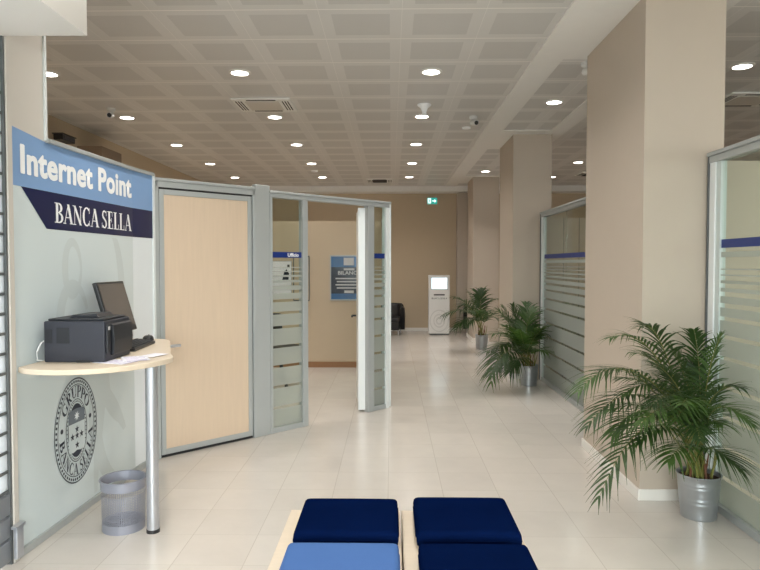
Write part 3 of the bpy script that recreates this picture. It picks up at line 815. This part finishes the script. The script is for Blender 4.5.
palm('medium potted palm in a zinc pot in front of the middle pillar', 1.88, 8.72, .125, .105, .275, fr2, 17, .33, .012, cl2)
def cl3(v):
    if v.x > 1.66 and v.y > 13.57: v.y = 13.57
    if v.z < .02: v.z = .02
    return v
fr3 = [(A(468,312,12.2), A(444,316,11.9)), (A(470,308,12.3), A(452,297,12.1)), (A(475,308,12.4), A(467,291,12.4)), (A(480,308,12.4), A(483,289,12.5)), (A(485,310,12.4), A(495,300,12.4)),
 (A(471,318,12.1), A(455,330,11.8)), (A(487,318,12.3), A(498,320,12.2)), (A(478,315,12.0), A(472,312,11.6)), (A(474,312,12.3), A(460,306,12.2)), (A(483,316,12.1), A(488,312,11.8)), (A(476,320,12.1), A(466,326,11.8)),
 (A(481,306,12.6), A(477,292,12.7))]
palm('farthest and smallest-looking potted palm in a zinc pot near the far pillar', 1.76, 12.42, .125, .105, .28, fr3, 15, .36, .014, cl3, ('leafdark', 'leafdark'))

# =================================================================== FAR END
ks = thing('info_kiosk', 'slim white self-service kiosk with lit screen against the back wall', 'kiosk', (1.12, 14.95, 0))
B(-.245, .245, -.09, .12, .03, 1.39).build('body', 'kiosk', ks, bevel=.01)
B(-.22, .22, -.07, .10, 0, .03).build('plinth', 'aludark', ks)
B(-.2, .2, -.094, -.09, 1.05, 1.345).build('screen_frame', 'lightgrey', ks)
sc_ = B(-.18, .18, -.098, -.094, 1.07, 1.33).build('screen', 'kscreen', ks)
m = MB()
for k in range(5): m.box(-.12+.02*(k % 2), .12-.03*(k % 3), -.1, -.098, 1.12+.038*k, 1.13+.038*k)
m.build('screen_text', 'kscreen2', sc_)
B(-.125, .125, -.094, -.088, .92, .95).build('card_slot', 'black', ks)
serif_mesh('lettering', 'BANCA SELLA', -.18, .835, .36, .035, 'ink', ks, y=-.094)
m = MB()
cx, cz, ra, rb = 0, .33, .22, .26
ering(m, .9, 1.0, y=-.0915); ering(m, .5, .62, y=-.0915); ering(m, .2, .36, y=-.0915)
m.build('ring_emblem', 'palegrey', ks)

def tub(loc, rz, label):
    o = thing('tub_armchair', label, 'armchair', loc, rz, 'black armchairs along the back wall')
    m = MB(); N_ = 22
    # U-shaped shell, open towards -y
    for i in range(N_+1):
        a = PI*(-.08+1.16*i/N_); 
        for r, z in ((.35, .12), (.355, .45), (.345, .68 if .2 < i/N_ < .8 else .62), (.30, .72 if .2 < i/N_ < .8 else .65), (.255, .66 if .2 < i/N_ < .8 else .60), (.25, .12)):
            m.v.append((r*math.cos(a), r*math.sin(a)*.95+.02, z))
    for i in range(N_):
        for j in range(6):
            k = (j+1) % 6; m.f.append((i*6+j, (i+1)*6+j, (i+1)*6+k, i*6+k))
    m.f.append(tuple(range(6))); m.f.append(tuple(N_*6+j for j in range(6)))
    m.build('shell', 'leather', o, smooth=True)
    B(-.25, .25, -.30, .22, .12, .30).build('seat_base', 'leather', o, bevel=.02)
    B(-.245, .245, -.31, .2, .30, .42).build('seat_cushion', 'leather', o, bevel=.04, seg=3)
    for sx in (-.22, .22):
        for sy in (-.22, .24):
            MB().tube([(sx, sy, 0), (sx, sy, .125)], .016, 10).build('leg', 'chrome', o, smooth=True)
    return o
tub((-.02, 15.05, 0), math.radians(-8), 'black leather tub armchair left of the kiosk, by the office corner')
tub((2.06, 15.15, 0), 0, 'black leather tub armchair right of the kiosk, half hidden by palm and pillar')

# exit sign
ex = thing('exit_sign', 'small lit green emergency exit sign high on the back wall', 'sign', (1.00, 15.62, 3.18))
ex.scale = (.85, 1, .95)
B(-.145, .145, 0, .03, -.085, .085).build('housing', 'kiosk', ex)
face = B(-.14, .14, -.003, 0, -.08, .08).build('face', 'exit', ex)
m = MB().flat(rc(-.125, -.06, -.035, .065), -.004); m.build('pictogram_door', 'exitwhite', face)
m = MB()
m.flat([(-.085+.013*math.cos(k*PI/4), .035+.013*math.sin(k*PI/4)) for k in range(8)], -.005)
for p in ([(-.1,.02),(-.07,.022),(-.072,-.012),(-.094,-.012)], [(-.094,-.012),(-.08,-.012),(-.1,-.05),(-.115,-.046)], [(-.084,-.012),(-.072,-.012),(-.05,-.04),(-.058,-.05)], [(-.072,.02),(-.07,.01),(-.045,-.002),(-.045,.008)]):
    m.flat(p, -.005)
m.build('pictogram_runner', 'exit', face)
m = MB().flat(rc(.0, -.012, .07, .012), -.004); m.flat([(.06, -.045), (.12, 0), (.06, .045)], -.004)
m.build('arrow', 'exitwhite', face)
m = MB().tube([(-.1, .015, .085), (-.1, .015, .195)], .005, 6).tube([(.1, .015, .085), (.1, .015, .195)], .005, 6); m.build('hanger', 'chrome', ex)

# posters in the office
po = thing('poster', 'framed dark poster with blue top and white lettering on the cream office wall', 'poster', (-.68, 10.165, 1.43))
B(-.29, .29, -.02, 0, -.36, .36).build('frame', 'alu', po)
pf = B(-.27, .27, -.022, -.02, -.34, .34).build('print', 'posterdark', po)
MB().flat(rc(-.27, .17, .27, .34), -.023).build('blue_header', 'posterblue', pf)
MB().flat(rc(-.27, -.34, .27, -.25), -.023).build('blue_footer', 'posterblue', pf)
text_mesh('lettering', 'BILANCIO', .40, .06, -.16, .05, 'lightgrey', pf, y=-.024, bold=.02)
m = MB()
for k in range(4): m.flat(rc(-.2+.02*(k % 2), -.02-.05*k, .2-.03*(k % 2), 0-.05*k), -.024)
m.flat(rc(-.07, .2, .09, .32), -.024); m.flat(rc(-.07, .12, .1, .15), -.024); m.flat(rc(-.06, -.24, .09, -.2), -.024)
m.build('text_lines', 'lightgrey', pf)
p2 = thing('poster', 'white framed notice seen through the office side light, on the cream wall', 'poster', (-1.78, 10.165, 1.42))
B(-.2, .2, -.014, 0, -.28, .28).build('frame', 'alu', p2)
B(-.19, .19, -.016, -.014, -.27, .27).build('print', 'paper', p2)
m = MB(); m.flat([(.05, -.02), (.15, -.02), (.16, .08), (.12, .15), (.08, .1)], -.017); m.flat([(.13, .17), (.17, .17), (.17, .22), (.13, .22)], -.017); m.build('figure_print', 'posterdark', p2)
p3 = thing('poster', 'narrow grey notice frame beside the doorway post on the cream wall', 'poster', (-1.375, 10.165, 1.42))
B(-.18, .08, -.014, 0, -.36, .36).build('frame', 'aludark', p3)
B(-.165, .065, -.016, -.014, -.34, .34).build('print', 'cream', p3)

# office chair behind the side light
oc = thing('office_chair', 'black swivel office chair behind the frosted side light', 'chair', (-1.5, 8.7, 0), 2.6)
B(-.23, .23, -.22, .22, .46, .54).build('seat', 'leather', oc, bevel=.02)
B(-.21, .21, .2, .26, .58, 1.0).build('backrest', 'leather', oc, bevel=.03)
MB().tube([(0, .2, .5), (0, .27, .55), (0, .27, .7)], .02, 8).build('back_bar', 'black', oc)
MB().tube([(0, 0, .08), (0, 0, .46)], .025, 10).build('column', 'black', oc)
for k in range(5):
    a = k*2*PI/5
    l = MB().tube([(0, 0, .1), (.28*math.cos(a), .28*math.sin(a), .06)], .018, 8).build('leg', 'black', oc)
    MB().lathe([(0, -.026), (.018, -.02), (.026, 0), (.018, .02), (0, .026)], (.28*math.cos(a), .28*math.sin(a), .027), 12).build('castor', 'black', l, smooth=True)
# dark cabinets in the middle right office
def cabinet(x, y, label, w=.95, d=.45, h=1.4):
    o = thing('filing_cabinet', label, 'cabinet', (x, y, 0), PI/2, 'dark cabinets in the right office')
    B(-w/2, w/2, -d/2, d/2, .03, h).build('body', 'black', o, bevel=.005)
    B(-w/2+.03, w/2-.03, -d/2+.03, d/2-.03, 0, .03).build('plinth', 'black', o)
    for s in (0, 1):
        dd_ = B(-w/2+.01+s*w/2, s*w/2-.01, d/2, d/2+.018, .05, h-.02).build('door', 'charcoal2', o)
        B(-.05 if s == 0 else .03, -.03 if s == 0 else .05, d/2+.018, d/2+.035, h*.5, h*.5+.12).build('handle', 'chrome', dd_)
cabinet(2.75, 6.75, 'dark low cabinet behind the frosted glass, the nearer of the two')
cabinet(2.75, 7.8, 'dark low cabinet behind the frosted glass, the farther of the two', h=1.15)

# wall speaker
ws = thing('wall_speaker', 'small black box unit high on the left wall above the sign wall', 'speaker', (-4.12, 8.1, 3.24))
B(-.06, .06, -.2, .12, -.05, .02).build('case', 'black', ws, bevel=.01)
B(.06, .066, -.17, .1, -.03, .01).build('grille', 'charcoal', ws)
B(-.07, .07, -.21, .13, .022, .032).build('lid', 'black', ws)

# =================================================================== CEILING FITTINGS
ORD = ['first', 'second', 'third', 'fourth', 'fifth', 'sixth', 'seventh', 'eighth', 'ninth']
LW = 11
lamp_d = bpy.data.lights.new('downlight_lamp', 'AREA'); lamp_d.shape = 'DISK'; lamp_d.size = .15; lamp_d.energy = LW; lamp_d.color = (1, .96, .91); lamp_d.spread = math.radians(140)
proto = None
def downlight(x, y, label, z=ZC):
    global proto
    if proto is None:
        o = thing('downlight', label, 'ceiling light', (x, y, z), 0, 'round recessed ceiling downlights')
        MB().lathe([(.082, -.012), (.098, -.012), (.105, -.008), (.107, 0), (.082, 0), (.082, -.012)], n=36).build('trim_ring', 'base', o, smooth=True)
        MB().lathe([(0, -.007), (.05, -.0085), (.082, -.006)], n=36).build('lens', 'lamp', o, smooth=True)
        l = bpy.data.objects.new('bulb', lamp_d); COL.objects.link(l); l.parent = o; l.location = (0, 0, -.03)
        proto = o
    else:
        o = copy_tree(proto); o.location = (x, y, z); o['label'] = label
RY = [6.22+1.86*k for k in range(-3, 6)]
def rank(k, vis0): 
    return ORD[k-vis0]
for name, x, vis in (('row above the aisle', .385, 3), ('row over the office screen', -1.46, 3), ('leftmost row', -3.33, 3)):
    for k, y in enumerate(RY):
        if k < 3:
            if x < -3: continue
            if k == 0 and x < 0: pass
            downlight(x, y, 'round downlight of the %s, out of view, %s of them' % (name, ORD[k]))  # unseen lamps, rows carried on towards the camera for added light
        else:
            downlight(x, y, 'lit round downlight in the %s, %s in view from the camera' % (name, ORD[k-3]))
lamp_n = lamp_d.copy(); lamp_n.spread = math.radians(75); lamp_n.energy = 4
def bay_lamp(x, y, label):
    downlight(x, y, label); o = [q for q in COL.objects if q.get('label') == label][0]
    for ch in o.children:
        if ch.type == 'LIGHT': ch.data = lamp_n
for k, (x, y) in enumerate(((1.86, 7.4), (1.88, 12.85))):
    bay_lamp(x, y, ('lit round downlight between the near and middle pillars, beside the white ceiling band', 'lit round downlight between the middle and far pillars')[k])
for k, y in enumerate((6.1, 7.98, 9.85, 11.75, 13.7)):
    downlight(3.4 if k else 3.28, y, 'lit round downlight over the right-hand offices, %s counted from the camera' % ORD[k])
for k, (x, y) in enumerate(((3.3, 2.6), (5.0, 2.6))): downlight(x, y, 'added round downlight over the right front office, out of view, %s of them' % ORD[k])  # unseen lamps added to brighten the wall behind the front glass

def cassette(x, y, label, dark=True):
    o = thing('ceiling_cassette', label, 'air conditioner', (x, y, ZC), 0, 'ceiling air conditioning cassettes')
    w = .33 if dark != 'small' else .28
    B(-w, w, -.29, .29, -.02, 0).build('panel', 'plaster', o, bevel=.006)
    B(-w*.58, w*.58, -.2, .2, -.028, -.02).build('grille', 'panelwhite' if dark is True else 'ventdark', o, bevel=.004)
    for s in (-1, 1):
        m = MB()
        for k in range(3): m.box(s*w*.80-.03+.03*k-.006, s*w*.80-.03+.03*k+.006, -.2, .2, -.023, -.0195)
        m.build('side_slots', 'ventdark', o)
        B(-w*.5, w*.5, s*.245-.015, s*.245+.015, -.023, -.0195).build('air_slot', 'ventdark', o)
cassette(-1.46, 7.45, 'white square air conditioning cassette beside a downlight, near left of the ceiling')
cassette(-.25, 14.2, 'small dark air vent cassette at the far end of the aisle ceiling', 'small')
cassette(4.0, 7.3, 'air conditioning cassette at the upper right edge over the front office')
cassette(4.1, 13.2, 'distant air conditioning cassette over the right offices, seen beside the middle pillar', 'small')

sd = thing('smoke_detector', 'white funnel shaped detector on the ceiling just in front of an aisle downlight', 'detector', (.385, 7.5, ZC))
sd.scale = (.68, .68, .9)
MB().lathe([(0, 0), (.115, 0), (.11, -.02), (.06, -.05), (.035, -.1), (.045, -.14), (.0, -.145)], n=28).build('cone', 'white', sd, smooth=True)
MB().lathe([(.117, 0), (.122, -.006), (.117, -.012), (.111, -.006)], n=28).build('mounting_ring', 'white', sd, smooth=True)
sn = thing('ceiling_sensor', 'small flat white ceiling sensor behind the dome camera', 'sensor', (1.02, 8.75, ZC))
MB().lathe([(0, 0), (.06, 0), (.055, -.02), (0, -.024)], n=24).build('disc', 'white', sn, smooth=True)
sn2 = thing('ceiling_sensor', 'tiny white ceiling sensor at the far end near the left aisle lights', 'sensor', (-1.52, 12.75, ZC))
MB().lathe([(0, 0), (.07, 0), (.06, -.025), (0, -.03)], n=24).build('disc', 'white', sn2, smooth=True)
def camera_(x, y, label, rz, z=ZC, wall=False):
    o = thing('security_camera', label, 'camera', (x, y, z), rz, 'ceiling security cameras')
    MB().lathe([(0, 0), (.05, 0), (.05, -.03), (.03, -.045), (0, -.045)], n=24).build('mount', 'kiosk', o, smooth=True)
    b_ = MB().tube([(0, .03, -.075), (0, -.09, -.10)], .034, 16).build('body', 'kiosk', o, smooth=True)
    MB().tube([(0, -.088, -.0995), (0, -.097, -.1015)], .026, 16).build('lens', 'black', b_, smooth=True)
    MB().tube([(0, 0, -.04), (0, 0, -.075)], .012, 8).build('joint', 'kiosk', o)
camera_(-3.33, 7.62, 'small white security camera on the ceiling at the left, above the sign wall', .2)
camera_(1.03, 8.1, 'white security camera on the aisle ceiling left of the white ceiling band', .3)
camera_(1.80, 5.98, 'white security camera at the top of the near pillar, partly hidden by it', .4, 3.5)

# =================================================================== LIGHT
w = bpy.data.worlds.new('world'); S.world = w; w.use_nodes = True
bg = w.node_tree.nodes['Background']; bg.inputs[0].default_value = (.86, .93, 1, 1); bg.inputs[1].default_value = 2.2
_n = w.node_tree; _t = _n.nodes.new('ShaderNodeTexCoord'); _s = _n.nodes.new('ShaderNodeSeparateXYZ'); _r = _n.nodes.new('ShaderNodeValToRGB')
_n.links.new(_t.outputs['Generated'], _s.inputs[0]); _n.links.new(_s.outputs[2], _r.inputs[0]); _n.links.new(_r.outputs[0], bg.inputs[0])
_r.color_ramp.elements[0].position = 0; _r.color_ramp.elements[0].color = (.3, .3, .3, 1)
_r.color_ramp.elements[1].position = .06; _r.color_ramp.elements[1].color = (.92, .96, 1, 1)
def area(name, loc, rot, sx, sy, e, col=(1, 1, 1)):
    d = bpy.data.lights.new(name, 'AREA'); d.shape = 'RECTANGLE'; d.size = sx; d.size_y = sy; d.energy = e; d.color = col
    o = bpy.data.objects.new(name, d); COL.objects.link(o); o.location = loc; o.rotation_euler = rot; return o
area('daylight_shop_front', (2, -5.6, 3.1), (math.radians(68), 0, 0), 10, 3.6, 1700, (.96, .98, 1))
area('daylight_shutter', (-3.6, 2.3, 1.8), (0, math.radians(-90), 0), 2.6, 2.2, 150, (.92, .96, 1))

S.view_settings.view_transform = 'Standard'; S.view_settings.look = 'None'; S.view_settings.gamma = 1
S.view_settings.use_curve_mapping = False
S.view_settings.exposure = 0.07
S.cycles.use_denoising = True
S.cycles.max_bounces = 8; S.cycles.transparent_max_bounces = 24; S.cycles.sample_clamp_indirect = 6
S.cycles.caustics_reflective = False; S.cycles.caustics_refractive = False
